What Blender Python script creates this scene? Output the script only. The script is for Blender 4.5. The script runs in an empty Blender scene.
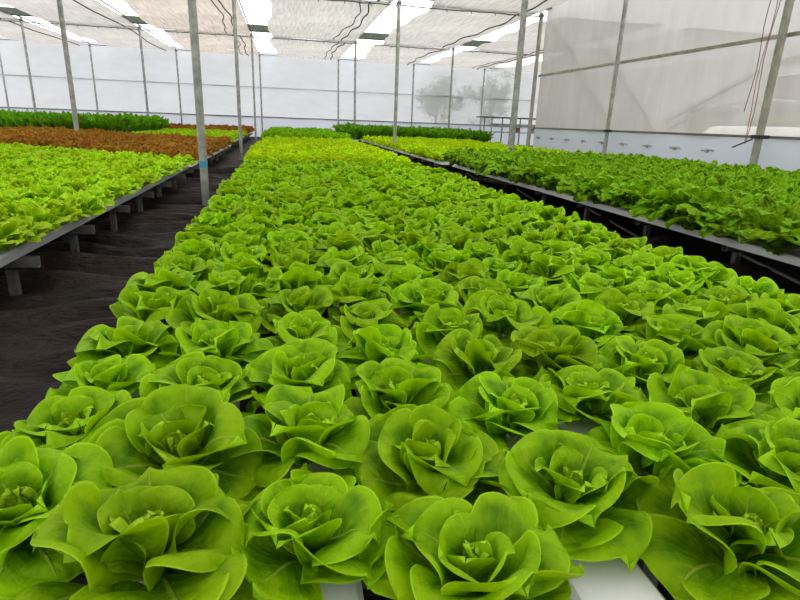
import bpy, math, random
import numpy as np
from mathutils import Matrix, Vector
PI = math.pi
SC = bpy.context.scene
COL = SC.collection
FLOOR = -0.10
# ------------------------------------------------------------------ camera
F = 552.0
d = np.array([-116, 182, -F]); n = np.array([-66, -1718, -F])
Yc = d / np.linalg.norm(d); Zc = -n / np.linalg.norm(n); Zc -= Yc * Zc.dot(Yc); Zc /= np.linalg.norm(Zc)
Xc = np.cross(Yc, Zc)
RM = np.array([Xc, Yc, Zc])           # world axes expressed in camera space
EYE = np.array([0, 0, 1.0])
cam = bpy.data.cameras.new('camera'); cam.sensor_width = 36; cam.lens = F / 800 * 36
cam.clip_start = 0.02; cam.clip_end = 500
co = bpy.data.objects.new('camera', cam); COL.objects.link(co)
co.matrix_world = Matrix.Translation(EYE) @ Matrix(RM.tolist()).to_4x4()
SC.camera = co
def proj(x, y, z):
    c = RM.T @ (np.array([x, y, z]) - EYE)
    if c[2] > -0.05: return (9999, 9999)
    return (400 + F * c[0] / -c[2], 300 - F * c[1] / -c[2])

# ------------------------------------------------------------------ helpers
def tag(o, label, cat, group=None, kind=None):
    o['label'] = label; o['category'] = cat
    if group: o['group'] = group
    if kind: o['kind'] = kind
    return o
def link(name, me, mat=None, parent=None):
    o = bpy.data.objects.new(name, me); COL.objects.link(o)
    if mat is not None:
        me.materials.clear(); me.materials.append(mat)
    if parent is not None: o.parent = parent
    return o
def empty(name, loc, rz=0):
    o = bpy.data.objects.new(name, None); COL.objects.link(o)
    o.location = loc; o.rotation_euler = (0, 0, rz); o.empty_display_size = 0.05
    return o
class MB:
    def __init__(s): s.v = []; s.f = []; s.sm = []
    def add(s, vs, fs, smooth=False):
        b = len(s.v); s.v += [tuple(v) for v in vs]
        s.f += [tuple(b + i for i in f) for f in fs]; s.sm += [smooth] * len(fs)
    def box(s, x0, x1, y0, y1, z0, z1):
        s.add([(x0, y0, z0), (x1, y0, z0), (x1, y1, z0), (x0, y1, z0), (x0, y0, z1), (x1, y0, z1), (x1, y1, z1), (x0, y1, z1)],
              [(0, 3, 2, 1), (4, 5, 6, 7), (0, 1, 5, 4), (1, 2, 6, 5), (2, 3, 7, 6), (3, 0, 4, 7)])
    def tube(s, pts, r, seg=10, cap=True):
        pts = [Vector(p) for p in pts]; rings = []
        for i, p in enumerate(pts):
            t = (pts[min(i + 1, len(pts) - 1)] - pts[max(i - 1, 0)]).normalized()
            a = Vector((0, 0, 1)) if abs(t.z) < 0.9 else Vector((1, 0, 0))
            u = t.cross(a).normalized(); w = t.cross(u)
            rings.append([p + (u * math.cos(2 * PI * k / seg) + w * math.sin(2 * PI * k / seg)) * r for k in range(seg)])
        vs = [v for rg in rings for v in rg]; fs = []
        for i in range(len(pts) - 1):
            for k in range(seg):
                fs.append((i * seg + k, i * seg + (k + 1) % seg, (i + 1) * seg + (k + 1) % seg, (i + 1) * seg + k))
        s.add(vs, fs, True)
        if cap:
            b = len(pts) * seg - seg
            s.add(rings[0], [tuple(range(seg))[::-1]]); s.add(rings[-1], [tuple(range(seg))])
    def beam(s, p0, p1, w, h):
        p0 = Vector(p0); p1 = Vector(p1); t = (p1 - p0).normalized()
        a = Vector((0, 0, 1)) if abs(t.z) < 0.9 else Vector((1, 0, 0))
        u = t.cross(a).normalized() * w / 2; k = t.cross(u).normalized() * h / 2
        vs = [p0 - u - k, p0 + u - k, p0 + u + k, p0 - u + k, p1 - u - k, p1 + u - k, p1 + u + k, p1 - u + k]
        s.add(vs, [(0, 3, 2, 1), (4, 5, 6, 7), (0, 1, 5, 4), (1, 2, 6, 5), (2, 3, 7, 6), (3, 0, 4, 7)])
    def mesh(s, name):
        me = bpy.data.meshes.new(name); me.from_pydata(s.v, [], s.f); me.update()
        me.polygons.foreach_set('use_smooth', s.sm)
        return me
    def build(s, name, mat, parent=None, bevel=0):
        o = link(name, s.mesh(name), mat, parent)
        if bevel:
            m = o.modifiers.new('bevel', 'BEVEL'); m.width = bevel; m.segments = 2; m.limit_method = 'ANGLE'
        return o
def sheet(fn, nu, nv):
    mb = MB()
    vs = [fn(i / nu, j / nv) for j in range(nv + 1) for i in range(nu + 1)]
    fs = [(j * (nu + 1) + i, j * (nu + 1) + i + 1, (j + 1) * (nu + 1) + i + 1, (j + 1) * (nu + 1) + i) for j in range(nv) for i in range(nu)]
    mb.add(vs, fs, True); return mb

# ------------------------------------------------------------------ materials
class NT:
    def __init__(s, name):
        s.m = bpy.data.materials.new(name); s.m.use_nodes = True
        s.t = s.m.node_tree; s.t.nodes.clear(); s.out = s.t.nodes.new('ShaderNodeOutputMaterial')
    def n(s, typ, **kw):
        nd = s.t.nodes.new('ShaderNode' + typ)
        for k, v in kw.items():
            if k in nd.inputs: s.set(nd.inputs[k], v)
            else: setattr(nd, k, v)
        return nd
    def set(s, inp, v):
        if isinstance(v, bpy.types.NodeSocket): s.t.links.new(v, inp)
        elif isinstance(v, (tuple, list)) and inp.type == 'RGBA': inp.default_value = tuple(v) + ((1,) if len(v) == 3 else ())
        else: inp.default_value = v
    def math(s, op, a, b=0.0, c=0.0, clamp=False):
        nd = s.t.nodes.new('ShaderNodeMath'); nd.operation = op; nd.use_clamp = clamp
        s.set(nd.inputs[0], a); s.set(nd.inputs[1], b); s.set(nd.inputs[2], c); return nd.outputs[0]
    def mix(s, f, a, b):
        nd = s.t.nodes.new('ShaderNodeMix'); nd.data_type = 'RGBA'
        s.set(nd.inputs[0], f); s.set(nd.inputs[6], a); s.set(nd.inputs[7], b); return nd.outputs[2]
    def ramp(s, f, lo, hi):
        nd = s.t.nodes.new('ShaderNodeMapRange'); nd.interpolation_type = 'SMOOTHSTEP'
        s.set(nd.inputs[0], f); nd.inputs[1].default_value = lo; nd.inputs[2].default_value = hi; return nd.outputs[0]
    def noise(s, vec, scale, detail=3, rough=0.55):
        nd = s.t.nodes.new('ShaderNodeTexNoise'); s.set(nd.inputs['Vector'], vec)
        nd.inputs['Scale'].default_value = scale; nd.inputs['Detail'].default_value = detail; nd.inputs['Roughness'].default_value = rough
        return nd.outputs[0]
    def done(s, sh):
        s.t.links.new(sh, s.out.inputs[0]); return s.m

def leaf_mat(name, lo, hi, rib, young, trans=0.33, vein=1.0, rough=0.5, hue=0.010, tip=None):
    t = NT(name)
    uv = t.n('UVMap').outputs[0]; sep = t.n('SeparateXYZ', Vector=uv)
    U, V = sep.outputs[0], sep.outputs[1]
    tc = t.n('TexCoord').outputs['Object']; oi = t.n('ObjectInfo').outputs['Random']
    au = t.math('ABSOLUTE', t.math('SUBTRACT', U, 0.5))               # 0 rib .. .5 edge
    nz = t.noise(tc, 22, 3); nz2 = t.noise(tc, 75, 2)
    # side veins fan from the midrib
    ph = t.math('SUBTRACT', t.math('MULTIPLY', V, 46.0), t.math('MULTIPLY', au, 44.0))
    sv = t.math('SINE', t.math('ADD', ph, t.math('MULTIPLY', nz, 6.0)))
    svm = t.math('MULTIPLY', t.ramp(sv, 0.86, 1.0), t.math('SUBTRACT', 1.0, t.ramp(au, 0.30, 0.48)))
    ribw = t.math('SUBTRACT', 0.035, t.math('MULTIPLY', V, 0.028))
    rb = t.math('SUBTRACT', 1.0, t.ramp(t.math('DIVIDE', au, ribw), 0.5, 1.3))
    e2 = t.math('MAXIMUM', t.ramp(au, 0.18, 0.5), t.ramp(V, 0.5, 1.0))
    base = t.mix(t.ramp(t.math('ADD', t.math('MULTIPLY', nz, 0.9), t.math('MULTIPLY', e2, 0.42)), 0.32, 0.92), lo, hi)
    base = t.mix(t.math('MULTIPLY', t.math('SUBTRACT', 1.0, t.ramp(V, 0.0, 0.35)), 0.7), base, young)  # paler at the leaf's foot
    base = t.mix(t.math('MULTIPLY', rb, 0.55 * vein), base, rib)
    base = t.mix(t.math('MULTIPLY', svm, 0.13 * vein), base, rib)
    if tip is not None:
        e = t.math('MAXIMUM', t.ramp(au, 0.22, 0.45), t.ramp(V, 0.45, 0.85))
        base = t.mix(t.math('MULTIPLY', e, t.ramp(nz, 0.25, 0.6)), base, tip)
    rim = t.math('MAXIMUM', t.ramp(au, 0.468, 0.492), t.ramp(V, 0.972, 0.992))
    base = t.mix(t.math('MULTIPLY', rim, 0.55 * vein), base, tuple(min(1, 1.5 * c_ + 0.03) for c_ in hi))
    hs = t.n('HueSaturation', Color=base)
    t.set(hs.inputs['Hue'], t.math('ADD', 0.5 - hue / 2, t.math('MULTIPLY', oi, hue)))
    t.set(hs.inputs['Value'], t.math('ADD', 0.86, t.math('MULTIPLY', oi, 0.28)))
    colr = hs.outputs[0]
    h = t.math('ADD', t.math('MULTIPLY', nz2, 0.5), t.math('MULTIPLY', sv, -0.05 * vein))
    h = t.math('SUBTRACT', t.math('ADD', h, t.math('MULTIPLY', nz, 1.1)), t.math('MULTIPLY', rb, 0.35))
    bp = t.n('Bump', Strength=0.75, Distance=0.010, Height=h).outputs[0]
    p = t.n('BsdfPrincipled', Roughness=rough); t.set(p.inputs['Base Color'], colr); t.set(p.inputs['Normal'], bp)
    p.inputs['Specular IOR Level'].default_value = 0.11
    tr = t.n('BsdfTranslucent', Normal=bp)
    th = t.n('HueSaturation', Color=colr, Saturation=1.1, Value=1.05); th.inputs['Hue'].default_value = 0.492
    t.set(tr.inputs['Color'], th.outputs[0])
    mx = t.n('MixShader'); mx.inputs[0].default_value = trans
    t.t.links.new(p.outputs[0], mx.inputs[1]); t.t.links.new(tr.outputs[0], mx.inputs[2])
    return t.done(mx.outputs[0])
def plain(name, c, rough=0.5, metal=0.0, var=0.15, scale=6, bump=0.0, bscale=60, spec=0.4):
    t = NT(name); tc = t.n('TexCoord').outputs['Object']
    nz = t.noise(tc, scale, 4)
    dk = tuple(x * (1 - var) for x in c); lt = tuple(min(1, x * (1 + var)) for x in c)
    p = t.n('BsdfPrincipled', Roughness=rough, Metallic=metal)
    p.inputs['Specular IOR Level'].default_value = spec
    t.set(p.inputs['Base Color'], t.mix(t.ramp(nz, 0.3, 0.7), dk, lt))
    if bump: t.set(p.inputs['Normal'], t.n('Bump', Strength=bump, Distance=0.01, Height=t.noise(tc, bscale, 3)).outputs[0])
    return t.done(p.outputs[0])
def film(name, c, clear, trans, bump=0.3, bscale=1.5, streak=None, var=0.05):
    """Diffusing plastic or cloth: part see-through, part translucent, part reflecting."""
    t = NT(name); tc = t.n('TexCoord').outputs['Object']
    if streak:
        mp = t.n('Mapping', Vector=tc); mp.inputs['Scale'].default_value = streak; vec = mp.outputs[0]
    else: vec = tc
    nz = t.noise(vec, bscale, 4); nb = t.noise(tc, 0.5, 3)
    cc = t.mix(t.ramp(t.math('ADD', t.math('MULTIPLY', nz, 0.6), t.math('MULTIPLY', nb, 0.4)), 0.3, 0.7), tuple(x * (1 - 1.5 * var) for x in c), tuple(min(1, x * (1 + var)) for x in c))
    bp = t.n('Bump', Strength=bump, Distance=0.03, Height=nz).outputs[0]
    df = t.n('BsdfDiffuse', Color=cc, Normal=bp); tl = t.n('BsdfTranslucent', Color=cc, Normal=bp)
    m1 = t.n('MixShader'); m1.inputs[0].default_value = trans
    t.t.links.new(df.outputs[0], m1.inputs[1]); t.t.links.new(tl.outputs[0], m1.inputs[2])
    tp = t.n('BsdfTransparent'); m2 = t.n('MixShader'); m2.inputs[0].default_value = clear
    t.t.links.new(m1.outputs[0], m2.inputs[1]); t.t.links.new(tp.outputs[0], m2.inputs[2])
    return t.done(m2.outputs[0])

M = {}
M['butter'] = leaf_mat('butterhead_leaf', (0.075, 0.235, 0.001), (0.34, 0.61, 0.003), (0.50, 0.68, 0.08), (0.24, 0.46, 0.01))
M['heart'] = leaf_mat('butterhead_heart', (0.12, 0.32, 0.003), (0.37, 0.60, 0.010), (0.55, 0.70, 0.10), (0.40, 0.58, 0.05))
M['left'] = leaf_mat('left_lettuce_leaf', (0.18, 0.42, 0.003), (0.43, 0.68, 0.008), (0.45, 0.66, 0.12), (0.30, 0.55, 0.04))
M['frill'] = leaf_mat('frilly_leaf', (0.05, 0.19, 0.003), (0.22, 0.46, 0.005), (0.34, 0.55, 0.05), (0.25, 0.45, 0.03), trans=0.33, tip=(0.25, 0.48, 0.005))
M['lime'] = leaf_mat('lime_leaf', (0.40, 0.62, 0.002), (0.56, 0.80, 0.004), (0.45, 0.65, 0.05), (0.3, 0.5, 0.02), vein=0.3)
M['red'] = leaf_mat('red_leaf', (0.22, 0.26, 0.02), (0.30, 0.33, 0.03), (0.35, 0.35, 0.08), (0.20, 0.30, 0.03), vein=0.3, hue=0.015, tip=(0.42, 0.14, 0.026))
M['dark'] = leaf_mat('dark_leaf', (0.06, 0.20, 0.003), (0.13, 0.36, 0.005), (0.25, 0.42, 0.09), (0.2, 0.4, 0.05), vein=0.6)
M['mid'] = leaf_mat('mid_leaf', (0.16, 0.40, 0.004), (0.26, 0.56, 0.006), (0.35, 0.55, 0.08), (0.25, 0.5, 0.03), vein=0.4)
M['steel'] = plain('galvanised_steel', (0.33, 0.33, 0.30), 0.5, 0.2, 0.25, 9, 0.15)
M['rail'] = plain('weathered_rail', (0.34, 0.32, 0.27), 0.6, 0.2, 0.2, 5)
M['dkrail'] = plain('dark_rail', (0.09, 0.07, 0.07), 0.6, 0.2, 0.2, 5)
M['legsteel'] = plain('leg_steel', (0.16, 0.155, 0.15), 0.5, 0.4, 0.3, 9)
M['white'] = plain('white_channel', (0.88, 0.87, 0.86), 0.35, 0, 0.03, 3)
M['greytray'] = plain('grey_white_channel', (0.36, 0.36, 0.37), 0.4, 0, 0.06, 3)
M['tape'] = plain('blue_tape', (0.05, 0.28, 0.42), 0.5)
M['green_beam'] = plain('green_beam', (0.055, 0.075, 0.045), 0.6, 0, 0.3)
M['cord'] = plain('brown_cord', (0.17, 0.145, 0.12), 0.8)
M['rope'] = plain('orange_twine', (0.45, 0.17, 0.06), 0.8)
M['black'] = plain('black_rubber', (0.02, 0.02, 0.02), 0.5)
M['skirt'] = film('white_skirt', (0.52, 0.54, 0.585), 0.0, 0.50, 0.15, 1.5, None, 0.02)
M['film'] = film('back_film', (0.41, 0.405, 0.405), 0.10, 0.62, 0.35, 1.3, (1, 1, 2.5), 0.04)
M['film_r'] = film('side_film', (0.53, 0.50, 0.462), 0.24, 0.60, 0.4, 2.2, (1, 1.6, 0.35), 0.05)
M['cl_warm'] = film('shade_cloth_warm', (0.43, 0.37, 0.318), 0.02, 0.62, 0.6, 2.4, (5.0, 0.35, 1), 0.18)
M['cl_grey'] = film('shade_cloth_grey', (0.42, 0.39, 0.355), 0.02, 0.60, 0.6, 2.4, (5.0, 0.4, 1), 0.15)

# ------------------------------------------------------------------ world, colour management
w = bpy.data.worlds.new('sky'); SC.world = w; w.use_nodes = True
wt = w.node_tree; bg = wt.nodes['Background']
tcw = wt.nodes.new('ShaderNodeTexCoord'); sp = wt.nodes.new('ShaderNodeTexNoise'); sp.inputs['Scale'].default_value = 2.2
wt.links.new(tcw.outputs['Generated'], sp.inputs['Vector'])
cr = wt.nodes.new('ShaderNodeValToRGB'); wt.links.new(sp.outputs[0], cr.inputs[0])
cr.color_ramp.elements[0].color = (0.84, 0.90, 1.0, 1); cr.color_ramp.elements[1].color = (1, 1, 1, 1)
cr.color_ramp.elements[0].position = 0.35; cr.color_ramp.elements[1].position = 0.6
wt.links.new(cr.outputs[0], bg.inputs[0]); bg.inputs[1].default_value = 2.4
vs = SC.view_settings; vs.view_transform = 'Standard'; vs.look = 'None'; vs.gamma = 1; vs.use_curve_mapping = False
vs.exposure = 0.2
cy = SC.cycles
cy.max_bounces = 8; cy.diffuse_bounces = 5; cy.glossy_bounces = 2; cy.transmission_bounces = 4; cy.transparent_max_bounces = 8
cy.use_denoising = True; cy.sample_clamp_indirect = 6

sun = bpy.data.lights.new('sun', 'SUN'); sun.energy = 1.2; sun.angle = math.radians(25)   # sun behind bright cloud
so = bpy.data.objects.new('sun', sun); COL.objects.link(so); so.rotation_euler = (math.radians(25), math.radians(18), 0)

# ------------------------------------------------------------------ setting
def floor_z(x, y):
    a = 0.012 * math.sin(3.1 * y + 1.3 * math.sin(2.1 * x)) + 0.010 * math.sin(7.3 * y + 2.1 * x + 1.7 * math.sin(1.7 * y))
    a += 0.006 * math.sin(17 * y - 5 * x + 2 * math.sin(3.3 * x + y))
    return FLOOR + a * (1 if y < 16 else 0.3)
rng = random.Random(5)
mb = sheet(lambda u, v: (-20 + 40 * u, -5 + 39.7 * v, FLOOR), 40, 40)
fl = mb.build('floor', None)
t = NT('ground_cover'); tc = t.n('TexCoord').outputs['Object']
mp = t.n('Mapping', Vector=tc); mp.inputs['Scale'].default_value = (1.2, 4.2, 1)
wv = t.noise(mp.outputs[0], 2.2, 5, 0.6); fine = t.noise(tc, 14, 4)
p = t.n('BsdfPrincipled', Roughness=0.55)
t.set(p.inputs['Base Color'], t.mix(t.ramp(t.noise(tc, 0.9, 4), 0.35, 0.7), (0.010, 0.0075, 0.007), (0.036, 0.024, 0.020)))
p.inputs['Specular IOR Level'].default_value = 0.15
t.set(p.inputs['Normal'], t.n('Bump', Strength=1.0, Distance=0.14, Height=t.math('ADD', wv, t.math('MULTIPLY', fine, 0.08))).outputs[0])
M['floor'] = t.done(p.outputs[0]); fl.data.materials.append(M['floor']); fl['kind'] = 'structure'
# wrinkled strips of the same ground cover in the two aisles (real folds)
def aisle(name, x0, x1, y0, y1, lab, seed):
    r = random.Random(seed)
    waves = [(r.uniform(0, 6.28), r.uniform(5, 22), r.uniform(-4, 4)) for _ in range(8)]
    def fn(u, v):
        x = x0 + (x1 - x0) * u; y = y0 + (y1 - y0) * v
        z = 0
        for ph, k, kx in waves: z += math.sin(ph + k * y + kx * x + 0.9 * math.sin(2.3 * x + 0.7 * y + ph)) * 0.32 / k
        e = min(u, 1 - u, v * 6, (1 - v) * 6) * 8
        return (x, y, FLOOR + 0.012 + (z + 0.012) * min(1, e))
    o = sheet(fn, 24, 260).build(name, M['floor']); tag(o, lab, 'ground cover')
aisle('ground_cover', -2.3, -0.35, 0.2, 12, 'crumpled black ground cover in the left aisle between the left bench and central bed', 3)
aisle('ground_cover', 1.9, 4.0, 1.5, 12, 'black woven ground cover in the right aisle beneath the frilly lettuce bench', 8)
g = MB(); g.box(-90, 90, -60, 130, FLOOR - 0.4, FLOOR - 0.06)
go = g.build('ground', plain('outdoor_ground', (0.30, 0.29, 0.24), 0.9, 0, 0.2, 0.3)); go['kind'] = 'structure'

ZC = 4.33
YB = 34.6
def crease(x, z, s):
    return 0.03 * math.sin(1.9 * x + 0.6 * z + s) + 0.02 * math.sin(4.3 * z - 1.1 * x + s) + 0.012 * math.sin(3.7 * (x + z) + s)
wb = sheet(lambda u, v: (-20 + 40 * u, YB + crease(-20 + 40 * u, 1 + 3.5 * v, 0), 0.98 + 3.5 * v), 160, 16).build('wall_back', M['film']); wb['kind'] = 'structure'
sk = sheet(lambda u, v: (-20 + 40 * u, YB - 0.02, FLOOR + 1.08 * v), 10, 2).build('plastic_skirt', M['skirt'], wb)
tr = MB(); tr.beam((-20, YB - 0.05, 0.99), (20, YB - 0.05, 1.03), 0.05, 0.06); tr.build('trim_1', M['legsteel'])['kind'] = 'structure'
tr = MB(); tr.beam((-20, YB + 0.07, 2.62), (20, YB + 0.07, 2.62), 0.04, 0.04); tr.build('trim_2', M['steel'])['kind'] = 'structure'
tr = MB(); tr.beam((-20, YB - 0.05, 4.31), (20, YB - 0.05, 4.35), 0.04, 0.04); tr.build('trim_3', M['legsteel'])['kind'] = 'structure'
XR = 8.0
wr = sheet(lambda u, v: (XR + 0.03 * math.sin(2 * PI * u * 11 + 2 * v) + 0.015 * math.sin(40 * u + 5 * v), -5 + 22.6 * u, 0.98 + 3.5 * v), 200, 14).build('wall_right', M['film_r']); wr['kind'] = 'structure'
sheet(lambda u, v: (XR - 0.01, -5 + 22.6 * u, FLOOR + 1.1 * v), 40, 2).build('plastic_skirt', M['skirt'], wr)
tr = MB(); tr.beam((XR - 0.05, -5, 0.99), (XR - 0.05, 17.6, 0.99), 0.035, 0.045); tr.build('trim_4', M['cord'])['kind'] = 'structure'
tr = MB(); tr.beam((XR - 0.05, -5, 2.56), (XR - 0.05, 17.6, 2.56), 0.04, 0.06); tr.build('trim_5', M['rail'])['kind'] = 'structure'
wl = sheet(lambda u, v: (-20 + crease(u * 30, v * 4, 2), -5 + 39.6 * u, FLOOR + 4.55 * v), 80, 8).build('wall_left', M['film']); wl['kind'] = 'structure'
wf = sheet(lambda u, v: (20 + crease(u * 20, v * 4, 1), 17.6 + 17 * u, FLOOR + 4.55 * v), 40, 8).build('wall_right_far', M['film']); wf['kind'] = 'structure'
wj = sheet(lambda u, v: (XR + 12 * u, 17.6 + 0.03 * math.sin(20 * u), FLOOR + 7.5 * v), 40, 8).build('wall_side', M['film']); wj['kind'] = 'structure'
wn = sheet(lambda u, v: (-20 + 28 * u, -5 + crease(u * 28, v * 4, 4), FLOOR + 4.55 * v), 60, 8).build('wall_front', M['film']); wn['kind'] = 'structure'

# poles -------------------------------------------------------------
XP = [-14.3, -9.95, -5.65, -1.25, 3.15, 7.6, 12.0]
NM = {-14.3: 'far left', -9.95: 'second from the left', -5.65: 'third from the left', -1.25: 'left aisle', 3.15: 'right aisle', 7.6: 'line of the side wall', 12.0: 'rightmost'}
def pole(x, y, r, lab, z0=FLOOR, mat='steel', tape=None):
    e = empty('steel_pole', (x, y, z0)); tag(e, lab, 'pole', 'steel posts')
    m = MB(); m.tube([(0, 0, 0), (0, 0, ZC + 0.02 - z0)], r, 14); m.build('tube', M[mat], e)
    m = MB(); m.tube([(0, 0, ZC - 0.10 - z0), (0, 0, ZC - 0.04 - z0)], r * 1.35, 12); m.build('clamp', M['dkrail'], e)
    m = MB(); m.box(-r * 2, r * 2, -r * 2, r * 2, 0, 0.015); m.build('base_plate', M['legsteel'], e)
    if tape:
        m = MB(); m.tube([(0, 0, tape[0] - z0), (0, 0, tape[1] - z0)], r * 1.06, 14, cap=False); m.build('blue_tape', M['tape'], e)['label'] = 'bright blue tape band'
    return e
pole(-0.965, 7.15, 0.046, 'galvanised steel post with a blue tape band, nearest post in the left aisle', tape=(0.40, 0.475))
pole(-1.13, 15.6, 0.045, 'galvanised steel post in the left aisle, second behind the blue-taped one')
pole(-1.25, 26.3, 0.042, 'thin steel post at the far end of the left aisle under a dark crossbeam')
pole(-6.2, 19.2, 0.070, 'thick steel post rising at the back of the red-brown lettuce, at the upper left')
pole(4.78, 11.62, 0.066, 'thick steel post rising just behind the dark frilly lettuce on the right')
pole(3.33, 17.4, 0.052, 'steel post rising out of the right-hand yellow-green lettuces')
for x in XP:
    if x != 12.0:
        if x not in (-1.25, 7.6): pole(x, 26.3, 0.047, 'steel post under the dark crossbeam, ' + {-14.3: 'outermost on the left', -9.95: 'left of the brown lettuce', -5.65: 'third from the left', 3.15: 'at the middle of the greenhouse'}[x])
        elif x == 7.6: pole(x, 26.3, 0.047, 'steel post under the dark crossbeam, in front of the tree shape')
for x, s in zip(XP, ['at the left edge', 'second from the left', 'third from the left', 'at the end of the left aisle', 'right of the centre', 'just left of the tree shape', 'just right of the tree shape']):
    pole(x, 34.45, 0.045, 'thin steel post standing against the back wall, ' + s)
for y, r, s, m_ in [(17.55, 0.06, 'corner post of the side wall, where the plastic ends', 'rail'), (12.95, 0.05, 'middle post on the right side wall, with diagonal braces behind', 'steel'), (8.28, 0.062, 'square-looking nearest post on the right side wall, with twine hanging along it', 'rail'), (3.6, 0.07, 'wall post', 'rail')]:
    if y > 4: pole(XR - 0.2, y, r, s, mat=m_)
# clamp, ties and twine on the nearest wall post
m = MB(); m.box(-0.09, 0.12, -0.09, 0.09, -0.03, 0.03); o = m.build('rail_clamp', M['black'], None, 0.01); o.location = (XR - 0.2, 8.28, 0.99); tag(o, 'black clamp holding the lower rail to the nearest post on the right wall', 'clamp')
m = MB(); m.box(-0.07, 0.07, -0.08, 0.08, -0.03, 0.03); o = m.build('rail_clamp', M['black'], None, 0.01); o.location = (XR - 0.2, 12.95, 0.99); tag(o, 'black clamp on the lower rail at the middle post of the right wall', 'clamp')
m = MB(); m.beam((XR - 0.3, 8.3, 0.95), (XR - 0.38, 8.62, 0.80), 0.02, 0.02); o = m.build('tie_stick', M['dkrail']); tag(o, 'short dark stick poking out from the nearest post of the right wall', 'stick')
for k, (mt, yy, s) in enumerate([('rope', 8.42, 'orange twine hanging beside the nearest post of the right wall'), ('cord', 8.36, 'brown cord hanging beside the nearest post of the right wall'), ('dkrail', 8.5, 'dark wire hanging loosely left of the nearest right wall post')]):
    pts = [(XR - 0.29 - 0.01 * k, yy + 0.03 * math.sin(j * 0.9 + k) + 0.006 * j, 4.25 - j * (0.26 if k < 2 else 0.22)) for j in range(14)]
    m = MB(); m.tube(pts, 0.006, 6); tag(m.build('hanging_twine', M[mt]), s, 'twine')
# row of small grey hooks on the skirt
for k in range(9):
    y = 9.6 + k * 0.95
    m = MB(); m.tube([(0, -0.16, 0), (0, -0.08, 0.02), (0, 0.0, 0), (0, 0.16, 0.005)], 0.018, 6); m.box(-0.03, 0.02, -0.03, 0.03, -0.035, 0.03)
    o = m.build('wall_hook', M['greytray']); o.location = (XR - 0.05, y, 0.70)
    tag(o, 'small grey hook on the white skirt of the right wall, one of a row', 'hook', 'hooks along the right wall skirt')
# diagonal braces outside the right wall
for a, b, s in [((17.2, 4.2), (13.1, 1.1), 'crossing down to the middle post'), ((14.4, 3.4), (11.3, 1.0), 'falling away right of the middle post'), ((8.8, 2.1), (11.0, 1.3), 'rising toward the nearest post')]:
    m = MB(); m.tube([(XR + 0.12, a[0], a[1]), (XR + 0.12, b[0], b[1])], 0.022, 8)
    tag(m.build('diagonal_brace', M['steel']), 'faint diagonal brace behind the right plastic wall, ' + s, 'brace')

# roof: beams, cables, shade curtains -------------------------------------------------
for y, s in [(17.45, 'nearer'), (26.35, 'farther')]:
    m = MB(); m.box(-17, 15 if y > 20 else 8, y - 0.16, y + 0.16, ZC + 0.10, ZC + 0.34)
    tag(m.build('roof_beam', M['green_beam']), 'dark green crossbeam above the shade curtains, the %s of the two' % s, 'beam')
    m = MB()
    pts = []; x = -17.0; r = random.Random(int(y))
    while x < (15 if y > 20 else 8): pts.append((x, y, ZC - 0.12 + r.uniform(-.012, .012))); x += 0.25
    m.tube(pts, 0.016, 6)
    for q in pts[::3]: m.tube([q, (q[0] + 0.04, q[1], q[2] - 0.07)], 0.012, 5)
    tag(m.build('curtain_cord', M['cord']), 'knotted brown cord running across under the curtains, the %s one' % s, 'cord')
for x, s in zip(XP, ['far left row of posts', 'second row of posts from the left', 'third row of posts from the left', 'left aisle row of posts', 'right aisle row of posts', 'row in line with the side wall', 'rightmost row of posts']):
    e = empty('roof_cable', (x, 0, ZC + 0.04)); tag(e, 'dark cable running lengthwise under the roof along the ' + s, 'cable')
    y0 = -5 if x < 8 else 17.7
    m = MB(); m.tube([(0, y0, 0), (0, 34.5, 0)], 0.022, 6); m.build('cable', M['dkrail'], e)
    for k in range(5):
        y = 18.8 + 3.1 * k
        m = MB(); m.tube([(0.12, y, 0), (0.12, y, 0.42)], 0.010, 5); m.build('hanger', M['dkrail'], e)
SPANS = [(-5, 8.3, 'nearest'), (8.3, 17.42, 'second'), (17.42, 26.3, 'third'), (26.3, 34.5, 'rearmost')]
BN = ['over the far left corner', 'over the left side', 'over the dark and red lettuces on the left', 'over the red bed and left aisle', 'over the central bed', 'over the right-hand beds', 'over the far right corner']
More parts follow.
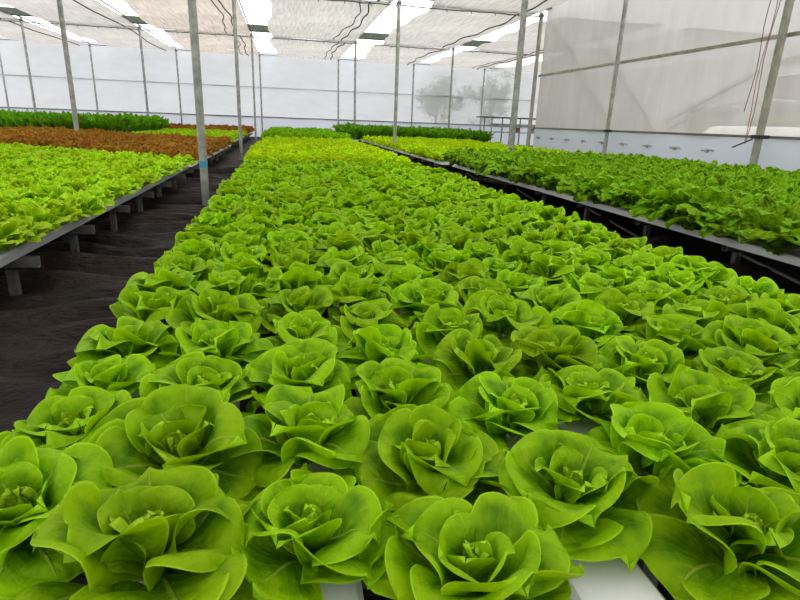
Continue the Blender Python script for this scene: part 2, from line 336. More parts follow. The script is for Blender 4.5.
for k in range(7):
    xa = XP[k] ; xb = XP[k + 1] if k < 6 else 16.4
    for (y0, y1, sn) in SPANS:
        if k >= 5 and y0 < 17: continue
        if k == 0 and y0 < 8: continue
        r = random.Random(k * 10 + int(y0) + 9); ph = r.uniform(0, 6)
        gap = {0: 0.95, 1: 0.85, 2: 0.75, 3: 0.85, 4: 1.05, 5: 0.65, 6: 0.9}[k]
        e = empty('shade_curtain', ((xa + xb) / 2, (y0 + y1) / 2, ZC))
        tag(e, '%s shade curtain, %s section %s' % ('beige pleated' if k == 2 else 'off-white pleated', sn, BN[k]), 'curtain', 'shade curtains under the roof')
        def fn(u, v, k=k, xa=xa, xb=xb, y0=y0, y1=y1, ph=ph, gap=gap):
            y = y0 + (y1 - y0) * v
            xl = xa + gap + 0.13 * math.sin(0.75 * y + ph) + 0.02 * math.sin(2.3 * y + k)
            x = xl + (xb - 0.02 - xl) * u
            z = ZC - 0.03 - 0.035 * math.sin(PI * u) - 0.010 * (1 + math.sin(5.6 * y + 0.5 * math.sin(2 * x + ph)))
            z -= 0.03 * max(0, 1 - u * 7) * (1 + math.sin(2.3 * y + k)) + 0.006 * math.sin(11 * x + 1.5 * math.sin(1.3 * y))
            return (x - (xa + xb) / 2, y - (y0 + y1) / 2, z - ZC)
        ny = int((y1 - y0) * 12)
        sheet(fn, 40, ny).build('cloth', M['cl_warm'] if k == 2 else M['cl_grey'], e)
        pts = []
        y = y0 + 0.1
        while y < y1 - 0.1:
            pts.append((xb - 0.55 + 0.10 * math.sin(0.7 * y + ph) + 0.035 * math.sin(2.4 * y) - (xa + xb) / 2, y - (y0 + y1) / 2, -0.10 - 0.015 * math.sin(2.4 * y))); y += 0.15
        m = MB(); m.tube(pts, 0.022, 6); m.build('draw_cord', M['cord'], e)
        if k in (2, 3, 5):
            m = MB(); m.tube([(p[0] - 0.28 + 0.05 * math.sin(i * .1), p[1], p[2] + 0.02) for i, p in enumerate(pts)], 0.018, 6); m.build('draw_cord', M['cord'], e)

# benches and channels -----------------------------------------------------------------
CH_T = 0.22
def channels(xs, y0, y1, mat, where, group, wd=0.17):
    h = 0.055; hw = wd / 2; c = 0.012
    prof = [(-hw + c, 0), (hw - c, 0), (hw, -c), (hw, -h), (-hw, -h), (-hw, -c)]
    N = len(prof); cache = {}
    for i, x in enumerate(xs):
        L = round((y1(x) if callable(y1) else y1) - y0, 2)
        if L not in cache:
            m = MB(); vs = [(px, y, z) for y in (0, L) for px, z in prof]
            m.add(vs, [(i_, i_ + N, (i_ + 1) % N + N, (i_ + 1) % N) for i_ in range(N)] + [tuple(range(N)), tuple(range(N, 2 * N))[::-1]])
            cache[L] = m.mesh('channel')
        o = link('growing_channel', cache[L], M[mat]); o.location = (x, y0, CH_T)
        tag(o, where(i), 'growing channel', group)
def bench(xlist, y0, y1, legy, lab, group='steel benches', braces=False, overhang=0.14):
    e = empty('growing_bench', (0, y0, FLOOR)); tag(e, lab, 'bench', group)
    zt = CH_T - 0.056 - FLOOR
    xa, xb = min(xlist), max(xlist)
    for y in legy:
        m = MB(); m.box(xa - overhang, xb + overhang, y - y0 - 0.03, y - y0 + 0.03, zt - 0.065, zt - 0.058); m.box(xa - overhang, xb + overhang, y - y0 - 0.03, y - y0 - 0.022, zt - 0.065, zt)
        m.box(xa - overhang, xb + overhang, y - y0 + 0.022, y - y0 + 0.03, zt - 0.065, zt)
        m.build('cross_beam', M['legsteel'], e)
        for x in xlist:
            m = MB(); m.box(x - 0.024, x + 0.024, y - y0 - 0.024, y - y0 + 0.024, 0, zt - 0.064); m.box(x - 0.05, x + 0.05, y - y0 - 0.05, y - y0 + 0.05, 0, 0.012)
            m.build('leg', M['legsteel'], e)
    if braces:
        x = xlist[0]
        for a, b in zip(legy[:-1:2], legy[1::2]):
            m = MB(); m.beam((x, a - y0, 0.03), (x, b - y0, zt - 0.08), 0.02, 0.02); m.build('brace', M['legsteel'], e)
    return e
CX = [-0.50, -0.24, 0.03, 0.29, 0.56, 0.82, 1.08, 1.34, 1.60, 1.86, 2.12]
ORD = ['leftmost', 'second', 'third', 'fourth', 'fifth', 'sixth', 'seventh', 'eighth', 'ninth', 'tenth', 'rightmost']
def chlab(i):
    if i == 2: return 'white growing channel, bare end showing at the bottom left of the middle'
    if i == 4: return 'white growing channel, bare end showing at the bottom right of the middle'
    return 'white growing channel under the central butterheads, %s%s' % (ORD[i], '' if i in (0, 10) else ' from the left')
channels(CX, 0.50, 9.62, 'white', chlab, 'central bed channels')
bench([-0.42, 0.8, 2.04], 0.5, 9.62, [0.9 + 1.15 * k for k in range(8)], 'steel bench under the near central bed of butterhead lettuces', overhang=0.12)
LX = [-1.64 - 0.27 * k for k in range(16)]
channels(LX, 2.3, lambda x: 9.62 + .72 * max(0, abs(x) - 1.6), 'greytray', lambda i: 'grey-white growing channel along the left aisle edge of the left bed' if i == 0 else 'grey-white growing channel hidden under the near left bed', 'left bed channels', 0.2)
bench([-1.60, -3.6, -5.5], 2.3, 9.62, [2.5, 3.54, 4.56, 5.60, 6.63, 7.66, 8.7, 9.55], 'steel bench on short legs under the near left bed, beam ends poking out', overhang=0.15)
RX = [3.50 + 0.30 * k for k in range(14)]
channels(RX, 2.2, 11.4, 'white', lambda i: 'white growing channel along the aisle edge under the frilly green lettuces' if i == 0 else 'white growing channel hidden under the frilly lettuces on the right', 'right bed channels', 0.17)
bench([3.62, 5.6, 7.5], 2.2, 11.4, [2.6 + 1.2 * k for k in range(8)], 'steel bench with diagonal braces under the frilly green lettuces on the right', braces=True, overhang=0.13)
# far sections: wide channels (only their edges can be seen)
def far_section(x0, x1, y0, y1, mat, lab):
    n_ = int(abs(x1 - x0) / 0.30) + 1
    xs = [x0 + (x1 - x0) * k / (n_ - 1) for k in range(n_)]
    e = empty('growing_bench', (0, y0, FLOOR)); tag(e, lab, 'bench', 'steel benches')
    zt = CH_T - FLOOR
    for i in (0, n_ - 1):
        m = MB(); m.box(xs[i] - 0.09, xs[i] + 0.09, 0, y1 - y0, zt - 0.055, zt); m.build('channel', M[mat], e)
    m = MB()
    for x in xs[1:-1]: m.box(x - 0.09, x + 0.09, 0, y1 - y0, zt - 0.055, zt)
    m.build('channel_deck', M[mat], e)
    k = 0
    s = 1 if x1 > x0 else -1
    while y0 + 0.4 + 1.2 * k < y1:
        y = 0.4 + 1.2 * k
        m = MB(); m.box(min(x0, x1) - 0.14, max(x0, x1) + 0.14, y - 0.03, y + 0.03, zt - 0.12, zt - 0.056); m.build('cross_beam', M['legsteel'], e)
        for x in (x0 + 0.08 * s, (x0 + x1) / 2, x1 - 0.08 * s):
            m = MB(); m.box(x - 0.024, x + 0.024, y - 0.024, y + 0.024, 0, zt - 0.12); m.build('leg', M['legsteel'], e)
        k += 1
far_section(-0.52, 2.12, 9.95, 19.9, 'white', 'bench under the yellow-green lettuces beyond the central butterheads')
far_section(-0.52, 2.3, 20.3, 31.5, 'white', 'bench under the taller green plants at the far end of the central bed')
far_section(-1.62, -8.3, 9.95, 17.2, 'white', 'bench under the red-brown lettuces on the left')
far_section(-1.75, -4.6, 17.7, 25.0, 'white', 'bench under the light green lettuces behind the red ones, beside the left aisle')
far_section(-1.8, -6.0, 25.6, 33.0, 'white', 'bench under the farthest red-brown lettuces on the left')
far_section(-5.0, -13.6, 17.9, 25.0, 'white', 'bench under the tall dark green plants on the left')
far_section(3.4, 7.5, 11.85, 24.0, 'white', 'bench under the yellow-green lettuces on the right')
far_section(3.0, 9.1, 24.3, 33.4, 'white', 'bench under the dark green plants at the back right')

# ------------------------------------------------------------------ plants
def leaf_grid(L, W, e0, e1, curve, cup0, cup1, amp, nw, roll, rs, nu=12, nv=14, vmax=0.60, lobes=0.0, basew=0.22, amp2=0.0, nw2=9, foldw=0.0):
    """One leaf in local space: grows along +x, z up. Returns verts (nv+1, nu+1, 3), uvs."""
    tt = np.linspace(0, 1, nv + 1)
    k = int(nv * 0.55)
    v = np.concatenate([np.linspace(0, vmax, k + 1), vmax + (1 - vmax) * np.sin(np.linspace(0, PI / 2, nv - k + 1))[1:]])
    u = np.linspace(-1, 1, nu + 1)
    s = np.clip(v / vmax, 0, 1); s = s * s * (3 - 2 * s) * 0.45 + s * 0.55
    lowp = basew + (1 - basew) * s
    hip = np.sqrt(np.clip(1 - ((v - vmax) / (1 - vmax)) ** 2, 0.0009, 1))
    wd = W * np.where(v < vmax, lowp, hip)
    el = e0 + (e1 - e0) * v ** curve
    dv = np.diff(v, prepend=0) * L
    elm = el
    r = np.cumsum(np.cos(elm) * dv); z = np.cumsum(np.sin(elm) * dv)
    U, V = np.meshgrid(u, v)
    WD = wd[:, None]; EL = el[:, None]
    K = (cup0 + (cup1 - cup0) * V)
    K = np.where(np.abs(K) < 1e-3, 1e-3, K)
    th = np.arctan2(U * 0.9, (V - 0.35) * 1.6)
    if lobes: WDl = WD * (1 + lobes * np.sin(nw2 * 1.5 * V * PI + rs.uniform(0, 6) + 2 * np.sign(U)) * np.abs(U) ** 2)
    else: WDl = WD
    a = U * WDl * K
    a = np.clip(a, -2.4, 2.4)
    xt = np.sin(a) / K; dn = (1 - np.cos(a)) / K
    edge = 1 - (1 - np.abs(U) ** 2.4) * (1 - np.clip((V - 0.55) / 0.45, 0, 1) ** 2.2)
    edge = edge * np.clip(V * 3, 0, 1)
    ph = rs.uniform(0, 6.28, 4)
    dn = dn + amp * edge * (np.sin(nw * th + ph[0]) + 0.5 * np.sin((nw * 1.7 + 1) * th + ph[1]))
    dn = dn - roll * edge ** 2.2
    if amp2: dn = dn + amp2 * edge * np.sin(nw2 * th * 2 + ph[2]) ; xt = xt + amp2 * 0.7 * edge * np.sin(nw2 * th * 2 + ph[3])
    # gentle blister of the blade
    dn = dn + 0.006 * L / 0.12 * np.sin(7 * V + ph[2]) * np.sin(4.1 * U + ph[3]) * (1 - 0.4 * edge)
    if foldw: dn = dn + foldw * np.exp(-((U - rs.uniform(-.3, .3)) / 0.35) ** 2) * V
    X = r[:, None] - np.sin(EL) * dn; Z = z[:, None] + np.cos(EL) * dn
    return np.stack([X, xt, Z], -1), np.stack([U * 0.5 + 0.5, V], -1)
def make_plant(name, leaves, nu, nv):
    """leaves: list of (kwargs, azimuth, tilt, r0, z0)"""
    P, UVS, FS = [], [], []; b = 0
    gi = np.arange((nv + 1) * (nu + 1)).reshape(nv + 1, nu + 1)
    q = np.stack([gi[:-1, :-1], gi[:-1, 1:], gi[1:, 1:], gi[1:, :-1]], -1).reshape(-1, 4)
    for kw, az, tilt, r0, z0 in leaves:
        p, uv = leaf_grid(nu=nu, nv=nv, **kw)
        p = p.reshape(-1, 3).copy()
        y, z = p[:, 1].copy(), p[:, 2].copy()
        p[:, 1] = y * math.cos(tilt) - z * math.sin(tilt); p[:, 2] = y * math.sin(tilt) + z * math.cos(tilt)
        p[:, 0] += r0; p[:, 2] += z0
        x, y = p[:, 0].copy(), p[:, 1].copy()
        p[:, 0] = x * math.cos(az) - y * math.sin(az); p[:, 1] = x * math.sin(az) + y * math.cos(az)
        P.append(p); UVS.append(uv.reshape(-1, 2)); FS.append(q + b); b += len(p)
    return (np.concatenate(P), np.concatenate(UVS), np.concatenate(FS))
def to_mesh(name, data):
    P, UV, Fq = data
    me = bpy.data.meshes.new(name)
    me.vertices.add(len(P)); me.vertices.foreach_set('co', P.astype(np.float32).ravel())
    me.loops.add(Fq.size); me.loops.foreach_set('vertex_index', Fq.astype(np.int32).ravel())
    me.polygons.add(len(Fq)); me.polygons.foreach_set('loop_start', np.arange(0, Fq.size, 4, dtype=np.int32))
    me.polygons.foreach_set('loop_total', np.full(len(Fq), 4, dtype=np.int32))
    me.polygons.foreach_set('use_smooth', np.ones(len(Fq), dtype=bool))
    me.update(calc_edges=True)
    l = me.uv_layers.new(name='UVMap'); l.data.foreach_set('uv', UV[Fq.ravel()].astype(np.float32).ravel())
    me.validate()
    return me
R_ = math.radians
GA = R_(137.5)
def butterhead(seed, lod=2, R=0.15):
    rs = np.random.RandomState(seed); s = R / 0.15
    nu, nv = {2: (16, 18), 1: (8, 9), 0: (4, 5)}[lod]
    out, heart = [], []
    az = rs.uniform(0, 6.28)
    U = rs.uniform
    n_out, n_mid, n_in, n_h = (7, 5, 4, 5) if lod else (6, 5, 3, 1)
    for i in range(n_out):       # skirt leaves, reaching over the neighbours
        out.append((dict(L=s * U(.130, .172), W=s * U(.080, .108), e0=R_(U(30, 52)), e1=R_(U(-42, 22)), curve=U(.8, 1.4), cup0=4, cup1=U(0, 7) / s, amp=s * U(.012, .022), nw=U(1.4, 3.0), roll=s * U(-.004, .018), rs=rs),
                    az, R_(U(-20, 20)), 0.012 * s, 0.012 * s)); az += GA + U(-.25, .25)
    for i in range(n_mid):       # broad cups
        f = i / n_mid
        out.append((dict(L=s * U(.120, .150) * (1 - .14 * f), W=s * U(.084, .108) * (1 - .10 * f), e0=R_(U(54, 70) + 6 * f), e1=R_(U(-8, 38) + 22 * f), curve=U(.8, 1.5), cup0=8, cup1=U(7, 15) / s, amp=s * U(.011, .021), nw=U(1.4, 3.2), roll=s * U(.004, .028), rs=rs),
                    az, R_(U(-20, 20)), 0.010 * s, 0.024 * s)); az += GA + U(-.25, .25)
    for i in range(n_in):
        f = i / n_in
        out.append((dict(L=s * U(.088, .110) * (1 - .2 * f), W=s * U(.048, .066) * (1 - .2 * f), e0=R_(U(66, 76)), e1=R_(U(40, 75) + 22 * f), curve=1.2, cup0=12, cup1=U(12, 22) / s, amp=s * U(.006, .011), nw=U(1.8, 3), roll=s * U(.003, .013), rs=rs),
                    az, R_(U(-14, 14)), 0.012 * s, 0.028 * s)); az += GA + U(-.3, .3)
    for i in range(n_h):         # crumpled heart
        f = i / n_h
        heart.append((dict(L=s * U(.068, .078) * (1 - .28 * f), W=s * U(.028, .034) * (1 - .35 * f), e0=R_(78), e1=R_(U(92, 118)), curve=1.2, cup0=20, cup1=U(30, 44) / s, amp=s * U(.003, .006), nw=U(3, 5), roll=s * U(.0, .005), rs=rs),
                      az, R_(U(-10, 10)), 0.006 * s, 0.028 * s)); az += GA + U(-.3, .3)
    return make_plant('o', out, nu, nv), make_plant('h', heart, nu if lod < 2 else 10, nv if lod < 2 else 12)
def join(datas):
    P, U, Fq = [], [], []; b = 0
    for p, u, f in datas: P.append(p); U.append(u); Fq.append(f + b); b += len(p)
    return np.concatenate(P), np.concatenate(U), np.concatenate(Fq)
def flatlettuce(seed, lod=1):
    rs = np.random.RandomState(seed); U = rs.uniform
    nu, nv = {1: (9, 10), 0: (4, 5)}[lod]; L = []; az = 0
    for i in range(21 if lod else 12):
        f = i / 21
        L.append((dict(L=U(.13, .18) * (1 - .25 * f), W=U(.050, .068) * (1 - .3 * f), e0=R_(U(30, 45) + 40 * f), e1=R_(U(-20, 15) + 75 * f), curve=1, cup0=5, cup1=U(3, 12), amp=U(.008, .015), nw=U(2, 3.4), roll=U(0, .018), rs=rs), az, R_(U(-18, 18)), 0.01, 0.01 + 0.02 * f)); az += GA + U(-.2, .2)
    return make_plant('p', L, nu, nv)
def frilly(seed, lod=1, H=0.36):
    rs = np.random.RandomState(seed); U = rs.uniform
    nu, nv = {1: (24, 20), 0: (6, 6)}[lod]; L = []; az = U(0, 6)
    N = 30 if lod else 14
    for i in range(N):
        f = i / N
        L.append((dict(L=H * U(.72, 1.12) * (1 - .15 * f), W=H * U(.19, .27) * (1 - .2 * f), e0=R_(U(45, 62) + 24 * f), e1=R_(U(-45, 5) + 75 * f), curve=1.2, cup0=4, cup1=U(0, 8), amp=.012, nw=U(3, 4), roll=U(0, .02), rs=rs, lobes=.34, amp2=U(.012, .020) if lod else .014, nw2=U(6, 9.5), vmax=.66, basew=.16), az, R_(U(-15, 15)), 0.008, 0.0)); az += GA + U(-.3, .3)
    return make_plant('p', L, nu, nv)
def frillball(seed, lod=1, R=0.15, H=0.22):
    """low mounded small frilly lettuce"""
    rs = np.random.RandomState(seed); U = rs.uniform
    nu, nv = {1: (10, 8), 0: (6, 4)}[lod]; L = []; az = U(0, 6)
    N = 15 if lod else 10
    for i in range(N):
        f = i / N
        L.append((dict(L=U(.17, .21) * (1 - .05 * f), W=U(.05, .07), e0=R_(U(30, 45) + 42 * f), e1=R_(U(-15, 20) + 80 * f), curve=1, cup0=4, cup1=U(-2, 10), amp=.008, nw=3, roll=U(-.01, .01), rs=rs, amp2=.013, nw2=U(4, 5.5), vmax=.7), az, R_(U(-15, 15)), 0.01, 0.0)); az += GA + U(-.3, .3)
    return make_plant('p', L, nu, nv)
def tallgreen(seed, lod=1, H=0.5):
    rs = np.random.RandomState(seed); U = rs.uniform
    nu, nv = {1: (5, 8), 0: (3, 5)}[lod]; L = []; az = U(0, 6)
    N = 14 if lod else 9
    for i in range(N):
        f = i / N
        L.append((dict(L=H * U(.75, 1.05), W=H * U(.09, .14), e0=R_(U(60, 78) + 8 * f), e1=R_(U(10, 60) + 25 * f), curve=1.6, cup0=3, cup1=U(2, 9), amp=.008, nw=2.5, roll=U(-.005, .01), rs=rs, amp2=.006, nw2=4, vmax=.66, basew=.10), az, R_(U(-14, 14)), 0.008, 0.0)); az += GA + U(-.3, .3)
    return make_plant('p', L, nu, nv)

def merged(name, variants, places, mat, lab, cat, rs):
    ds = []
    for (x, y, z, sc, rz, sz) in places:
        P, U, Fq = variants[rs.randint(len(variants))]
        c, s_ = math.cos(rz), math.sin(rz)
        Q = np.stack([(P[:, 0] * c - P[:, 1] * s_) * sc + x, (P[:, 0] * s_ + P[:, 1] * c) * sc + y, P[:, 2] * sc * sz + z], -1)
        ds.append((Q, U, Fq))
    if not ds: return
    o = link(name, to_mesh(name, join(ds)), mat); tag(o, lab, cat, None, 'stuff')
def inview(x, y, z, mrg=45):
    px, py = proj(x, y, z); return -mrg < px < 800 + mrg and py < 600 + mrg + 60
rs = np.random.RandomState(11)

# --- central butterheads
BV = [butterhead(s) for s in range(100, 112)]
BM = [(to_mesh('outer_leaves', a), to_mesh('heart', b)) for a, b in BV]
for a, b in BM: a.materials.append(M['butter']); b.materials.append(M['heart'])
BJ = []
for (a, b) in BV:
    me = to_mesh('butterhead', join([a, b])); me.materials.append(M['butter']); BJ.append(me)
B0 = [join(butterhead(s, 0)) for s in range(5)]
near = {0: [(.98, 1.10), (1.25, .98), (1.50, .9)], 1: [(.82, 1.18), (1.12, 1.13), (1.42, .97)], 2: [(.84, .95), (1.15, 1.05), (1.47, .97)], 3: [(.70, 1.04), (1.01, 1.0), (1.31, .95)],
        4: [(.87, 1.08), (1.20, .98)], 5: [(.69, 1.07), (.98, 1.0), (1.26, .95)], 6: [(.87, 1.05), (1.13, 1.03)], 7: [(.75, 1.0), (1.02, 1.0)], 8: [(.9, 1.0)], 9: [(.8, 1.0)], 10: [(.95, 1.0)]}
ORN = ['nearest', 'second nearest', 'third nearest', 'fourth nearest', 'fifth nearest', 'sixth nearest']
allp = []
for c, x in enumerate(CX):
    lst = [(x, y, s) for y, s in near[c]]
    y = near[c][-1][0]
    while True:
        y += 0.296
        if y > 9.5: break
        lst.append((x + rs.uniform(-.018, .018), y + rs.uniform(-.025, .025), rs.uniform(.92, 1.04)))
    vis = [q for q in lst if inview(q[0], q[1], .33)]
    for k, q in enumerate(lst):
        j = vis.index(q) if q in vis else None
        allp.append((c, k, j, q))
front = {(1, 0): 'large open butterhead lettuce at the bottom left, broad outer leaves folded around a small heart',
         (3, 0): 'big bright butterhead lettuce at the bottom centre, spreading flat beside the bare channel end',
         (2, 0): 'butterhead lettuce drooping over the bare white channel end left of the picture middle',
         (4, 0): 'butterhead lettuce drooping over the bare white channel end right of the picture middle',
         (0, 0): 'butterhead lettuce leaning into the left aisle at the bottom left edge of the picture',
         (5, 0): 'large butterhead lettuce at the bottom right, right of the bare channel ends'}
allp.sort(key=lambda a: a[3][1])
cnt = 0; rest = []
for c, k, j, (x, y, s) in allp:
    vi = rs.randint(len(BM)); rz = rs.uniform(0, 6.28); z = CH_T - 0.005
    if j is None or cnt >= 300:
        rest.append((x, y, z, s * 1.16, rz, 1.0)); continue
    cnt += 1
    if y < 3.3:
        e = empty('butterhead_lettuce', (x, y, z), rz); s *= 1.12; e.scale = (s, s, s * rs.uniform(1.0, 1.15))
        e.rotation_euler = (rs.uniform(-.08, .08), rs.uniform(-.08, .08), rz)
        a = link('outer_leaves', BM[vi][0], None, e); b = link('heart', BM[vi][1], None, e)
        b['label'] = 'paler crumpled heart'
    else:
        e = link('butterhead_lettuce', BJ[vi]); e.location = (x, y, z); e.rotation_euler = (rs.uniform(-.15, .15), rs.uniform(-.15, .15), rz); s *= 1.13 * rs.uniform(.93, 1.05); e.scale = (s, s, s * rs.uniform(.92, 1.22))
    ch = 'the %s channel%s' % (ORD[c], '' if c in (0, 10) else ' from the left')
    if (c, k) in front: tag(e, front[(c, k)], 'lettuce', 'butterheads of the central bed')
    elif j < 6: tag(e, '%s visible butterhead lettuce in %s of the central bed' % (ORN[j], ch), 'lettuce', 'butterheads of the central bed')
    else: tag(e, 'small butterhead lettuce beyond the first six in %s, central bed' % ch, 'lettuce', 'butterheads in %s, beyond the first six' % ch)
merged('butterhead_lettuces', B0, rest, M['butter'], 'farthest butterhead lettuces of the central bed, right before the yellow-green ones', 'lettuces', rs)

# --- generic field
def field(name, cols, y0, y1, dy, variants, low, mat, lab, edge_lab, group, smin, smax, cat='lettuce', zmul=(.92, 1.12), tilt=.12, slant=0.0, lean=0.0, x0=1.6, maxn=300, jit=.03, off=0, ymin_front=None, lab2=None):
    pl = []
    for ci, x in enumerate(cols):
        sh = slant * max(0, abs(x) - x0)
        y = y0 + dy * (0.25 if ci % 2 else 0.75) * 0.8 + (sh if y0 > 4 else 0)
        while y < y1 + sh - dy * .3:
            q = (x + rs.uniform(-jit, jit), y + rs.uniform(-jit, jit)); y += dy
            if min((q[0] - px) ** 2 + (q[1] - py) ** 2 for px, py in [(-6.2, 19.2), (3.33, 17.4), (4.78, 11.62), (3.15, 26.3), (7.6, 26.3), (-5.65, 26.3), (-9.95, 26.3)]) > 0.02: pl.append((ci,) + q)
    ms = [to_mesh('foliage', v) for v in variants]
    for m_ in ms: m_.materials.append(M[mat])
    pl.sort(key=lambda p: p[2] ** 2 + p[1] ** 2)
    n_ = 0; rest = []
    for ci, x, y in pl:
        z = CH_T - 0.005; s = rs.uniform(smin, smax); rz = rs.uniform(0, 6.28); sz = rs.uniform(*zmul)
        if not inview(x, y, z + .2, 25) or n_ >= maxn:
            px, py = proj(x, y, z)
            if -500 < px < 1300: rest.append((x, y, z, s, rz, sz))
            continue
        n_ += 1
        if ci == 0: x += lean; s *= 1.12
        o = link(name, ms[rs.randint(len(ms))]); o.location = (x, y, z); o.scale = (s, s, s * sz)
        o.rotation_euler = (rs.uniform(-tilt, tilt), rs.uniform(-tilt, tilt), rz)
        if ci == 0: tag(o, edge_lab, cat, group + ', aisle edge')
        elif ymin_front is not None and y < ymin_front: tag(o, lab2, cat, group + ', near end')
        else: tag(o, lab, cat, group)
    merged(name + '_mass', low, rest, M[mat], lab + ', outermost and farthest ones', 'lettuces', rs)
field('leaf_lettuce', LX, 2.5, 9.6, 0.26, [flatlettuce(s) for s in range(200, 208)], [flatlettuce(s, 0) for s in range(4)], 'left',
      'light green young lettuce packed inside the near left bed', 'light green young lettuce at the aisle edge of the near left bed', 'left bed lettuces', .95, 1.15, slant=.72, lean=.06)
field('frilly_lettuce', RX, 2.4, 11.35, 0.31, [frilly(s) for s in range(300, 308)], [frilly(s, 0) for s in range(4)], 'frill',
      'frilly dark green lettuce packed inside the near right bed', 'frilly dark green lettuce at the right bed edge, hanging over the white channel', 'right bed lettuces', .98, 1.18, lean=-.07)
limeV = [frillball(s) for s in range(400, 406)]; limeL = [frillball(s, 0) for s in range(410, 414)]
CC = [-0.52 + .29 * k for k in range(10)]
field('lime_lettuce', CC, 9.95, 19.9, 0.28, limeV, limeL, 'lime', 'yellow-green small frilly lettuce in the middle of the central bed', 'yellow-green small frilly lettuce at the left aisle edge of the central bed', 'central yellow-green lettuces', .98, 1.2, maxn=170)
field('lime_lettuce', [3.35 + .29 * k for k in range(15)], 11.85, 24.0, 0.28, limeV, limeL, 'lime', 'yellow-green small frilly lettuce inside the right-hand beds', 'yellow-green small frilly lettuce at the aisle edge of the right-hand beds', 'right yellow-green lettuces', 1.1, 1.35, maxn=130)
field('red_lettuce', [-1.62 - .29 * k for k in range(24)], 9.95, 17.2, 0.28, limeV, limeL, 'red', 'red-brown frilly lettuce inside the left-hand bed', 'red-brown frilly lettuce at the aisle edge of the left-hand bed', 'red-brown lettuces', 1.05, 1.3, maxn=280, slant=.75)
midL = [frillball(s, 0) for s in range(420, 425)]
field('green_lettuce', [-1.75 - .3 * k for k in range(10)], 17.7, 25, 0.32, midL, midL, 'left', 'light green lettuce behind the red-brown ones on the left', 'light green lettuce behind the red-brown ones, at the aisle edge', 'light green lettuces at the back left', 1.1, 1.35, maxn=200, slant=.3)
field('red_lettuce', [-1.8 - .4 * k for k in range(11)], 25.6, 33, 0.45, midL, midL, 'red', 'red-brown lettuce in the farthest bed on the left', 'red-brown lettuce at the aisle edge of the farthest left bed', 'farthest red-brown lettuces', 1.5, 1.8, maxn=20)
field('green_lettuce', [-0.45 + .32 * k for k in range(9)], 20.3, 31.5, 0.36, midL, midL, 'mid', 'mid green plant at the far end of the central bed', 'mid green plant at the left edge of the far end of the central bed', 'far central green plants', 1.6, 1.95, maxn=100)
tallV = [tallgreen(s) for s in range(500, 506)]; tallL = [tallgreen(s, 0) for s in range(4)]
field('leafy_green_plant', [-5.1 - .3 * k for k in range(28)], 17.95, 25, 0.32, tallV, tallL, 'dark', 'tall upright dark green leafy plant behind the red-brown lettuces on the left', 'tall upright dark green leafy plant at the right edge of its bed on the left', 'tall green plants at the back left', 1.15, 1.45, cat='plant', maxn=190, slant=.6)
field('leafy_green_plant', [3.0 + .33 * k for k in range(19)], 24.4, 33.2, 0.4, tallV, tallL, 'dark', 'dark green leafy plant at the back right behind the yellow-green lettuces', 'dark green leafy plant at the aisle edge at the back right', 'dark green plants at the back right', 1.1, 1.35, cat='plant', maxn=110)

# --- steel rack beyond the corner post
e = empty('potting_rack', (11.2, 25.6, FLOOR)); tag(e, 'grey steel rack with a dark top shelf standing beyond the corner of the right wall', 'rack')
zz = -FLOOR
m = MB(); m.box(-2.3, 2.6, -0.5, 0.6, 1.36 + zz, 1.41 + zz); m.build('top_shelf', M['dkrail'], e)
m = MB(); m.box(-1.6, 2.6, -0.5, 0.6, 0.98 + zz, 1.12 + zz); m.build('shelf', M['steel'], e)
m = MB(); m.box(-2.0, 2.6, -0.5, 0.6, 0.72 + zz, 0.76 + zz); m.build('shelf', M['steel'], e)
for x in (-1.9, -1.0, -0.1, 0.8, 1.7, 2.5):
    for y in (-0.45, 0.55):
        m = MB(); m.tube([(x, y, 0), (x, y, 1.37 + zz)], 0.028, 6); m.build('post', M['steel'], e)
for i, (x, c) in enumerate([(-0.6, 'rope'), (0.2, 'greytray'), (0.9, 'cord'), (1.5, 'rope')]):
    m = MB(); m.tube([(0, 0, 0), (0, 0, 0.05), (0, 0, 0.17)], 0.12, 10); m.box(-0.13, 0.13, -0.13, 0.13, 0.17, 0.2)
    o = m.build('nursery_pot', M[c]); o.location = (11.2 + x, 25.35, 0.76); tag(o, '%s pot on the low shelf of the grey rack, %s' % ({'rope': 'reddish', 'greytray': 'pale', 'cord': 'brown'}[c], ['leftmost', 'second from the left', 'third from the left', 'rightmost'][i]), 'pot', 'pots on the rack')

# --- outdoors, seen faintly through the right plastic wall and back wall
mt_w = plain('house_wall', (0.13, 0.10, 0.085), 0.8); mt_r = plain('house_roof', (0.04, 0.035, 0.03), 0.8); mt_p = plain('pale_cover', (0.75, 0.74, 0.68), 0.6)
e = empty('house', (15.25, 12.5, FLOOR - 0.05)); tag(e, 'pale house with a brown roof seen through the plastic beside the nearest wall post', 'house')
m = MB(); m.box(0, 5, -2.5, 3.5, 0, 2.95); m.build('wall', mt_w, e)
m = MB(); m.box(-.12, 5.1, -2.6, 3.62, 2.95, 3.32); m.build('fascia', mt_p, e)
m = MB(); m.add([(-.3, -2.8, 3.32), (5.5, -2.8, 3.32), (5.5, 3.8, 3.32), (-.3, 3.8, 3.32), (1.2, .5, 4.2), (4.5, .5, 4.2)], [(0, 1, 5, 4), (2, 3, 4, 5), (0, 4, 3), (1, 2, 5), (0, 3, 2, 1)]); m.build('roof', mt_r, e)
for y in (-0.8, 1.2):
    m = MB(); m.box(-0.03, 0.02, y, y + 0.7, 1.3, 2.2); m.build('window', M['dkrail'], e)
e = empty('shed', (12.55, 15.7, FLOOR - 0.05)); tag(e, 'small brown shed seen through the plastic wall behind the arched pipe', 'shed')
m = MB(); m.box(0, .9, -0.3, 0.5, 0, 1.80); m.build('wall', mt_w, e)
m = MB(); m.box(-.1, 1.0, -0.4, 0.6, 1.80, 1.93); m.build('roof', mt_r, e)
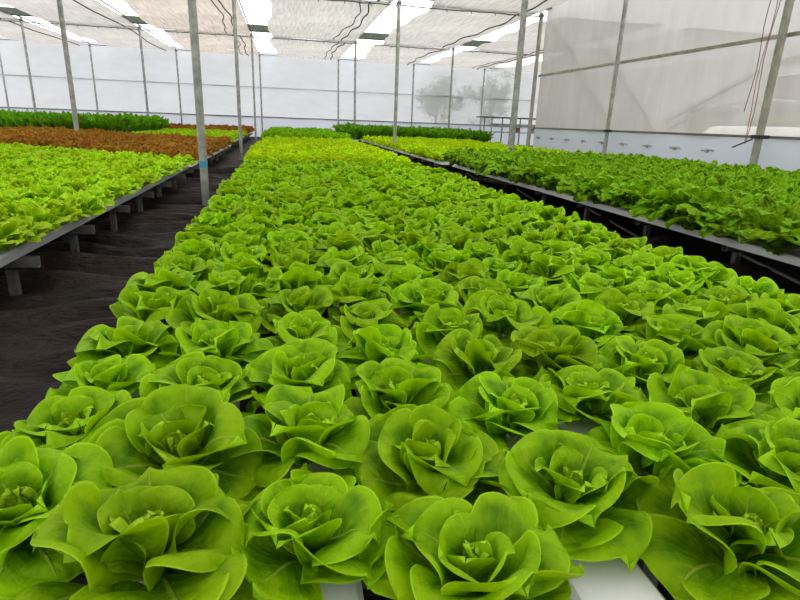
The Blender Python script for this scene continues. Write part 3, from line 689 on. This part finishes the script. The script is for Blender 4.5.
pts = [(9.0, y, z) for y, z in [(12.3, 1.06), (11.95, 1.22), (11.6, 1.36), (11.2, 1.48), (10.76, 1.58), (10.4, 1.62), (10.1, 1.64), (9.6, 1.64), (9.26, 1.62), (8.6, 1.55), (8.0, 1.42), (7.4, 1.2), (7.1, .9), (7.0, .3), (7.0, FLOOR - .05)]]
m = MB(); m.tube([(9.0, 12.5, FLOOR - .05), (9.0, 12.45, .8)] + pts, 0.045, 8); tag(m.build('arched_pipe', M['steel']), 'arched steel pipe bowing up behind the right plastic wall', 'pipe')
m = MB()
m.add(*(lambda N: ([(10.1 + 0.8 * math.cos(a), y, FLOOR + 1.30 * math.sin(a)) for y in (3.0, 12.0) for a in [PI * i / N for i in range(N + 1)]], [(i, i + 1, N + 2 + i, N + 1 + i) for i in range(N)] + [tuple(range(N + 1)), tuple(range(2 * N + 1, N, -1))]))(12), True)
tag(m.build('low_tunnel', mt_p), 'pale covered low tunnel lying outside behind the right plastic wall', 'tunnel')
# trees: trunk with a crown of leaf clusters
def tree(x, y, h, r, lab, seed):
    q = np.random.RandomState(seed)
    e = empty('tree', (x, y, FLOOR - 0.06)); tag(e, lab, 'tree', 'trees outside')
    m = MB(); m.tube([(0, 0, 0), (0.05, 0, h * .3), (-0.05, 0.05, h * .7)], 0.09, 8)
    for k in range(7):
        a = q.uniform(0, 6.28); m.tube([(0, 0, h * .35), (r * .7 * math.cos(a), r * .7 * math.sin(a), h * q.uniform(.55, .9))], 0.03, 5)
    m.build('trunk', M['cord'], e)
    N = 2600
    c = q.normal(size=(26, 3)) * np.array([r * .5, r * .5, h * .16]) + np.array([0, 0, h * .68])
    P = c[q.randint(26, size=N)] + q.normal(size=(N, 3)) * r * .17
    A = q.normal(size=(N, 3)); A /= np.linalg.norm(A, axis=1)[:, None]; B = np.cross(A, q.normal(size=(N, 3))); B /= np.linalg.norm(B, axis=1)[:, None]
    s = 0.09
    V = np.stack([P - A * s, P + B * s * .5, P + A * s, P - B * s * .5], 1).reshape(-1, 3)
    Fq = np.arange(N * 4).reshape(N, 4); UV = np.tile(np.array([[.5, 0], [1, .5], [.5, 1], [0, .5]]), (N, 1))
    link('foliage', to_mesh('foliage', (V, UV, Fq)), M['dark'], e)
tree(9.8, 37.2, 4.2, 1.5, 'dark tree shape showing through the back wall, left of the thin post', 1)
tree(13.6, 37.4, 4.6, 1.3, 'dark tree shape showing through the back wall, at the right', 2)
tree(13.5, 13.6, 1.7, .8, 'low bush outside, seen through the right plastic wall beside the shed', 3)
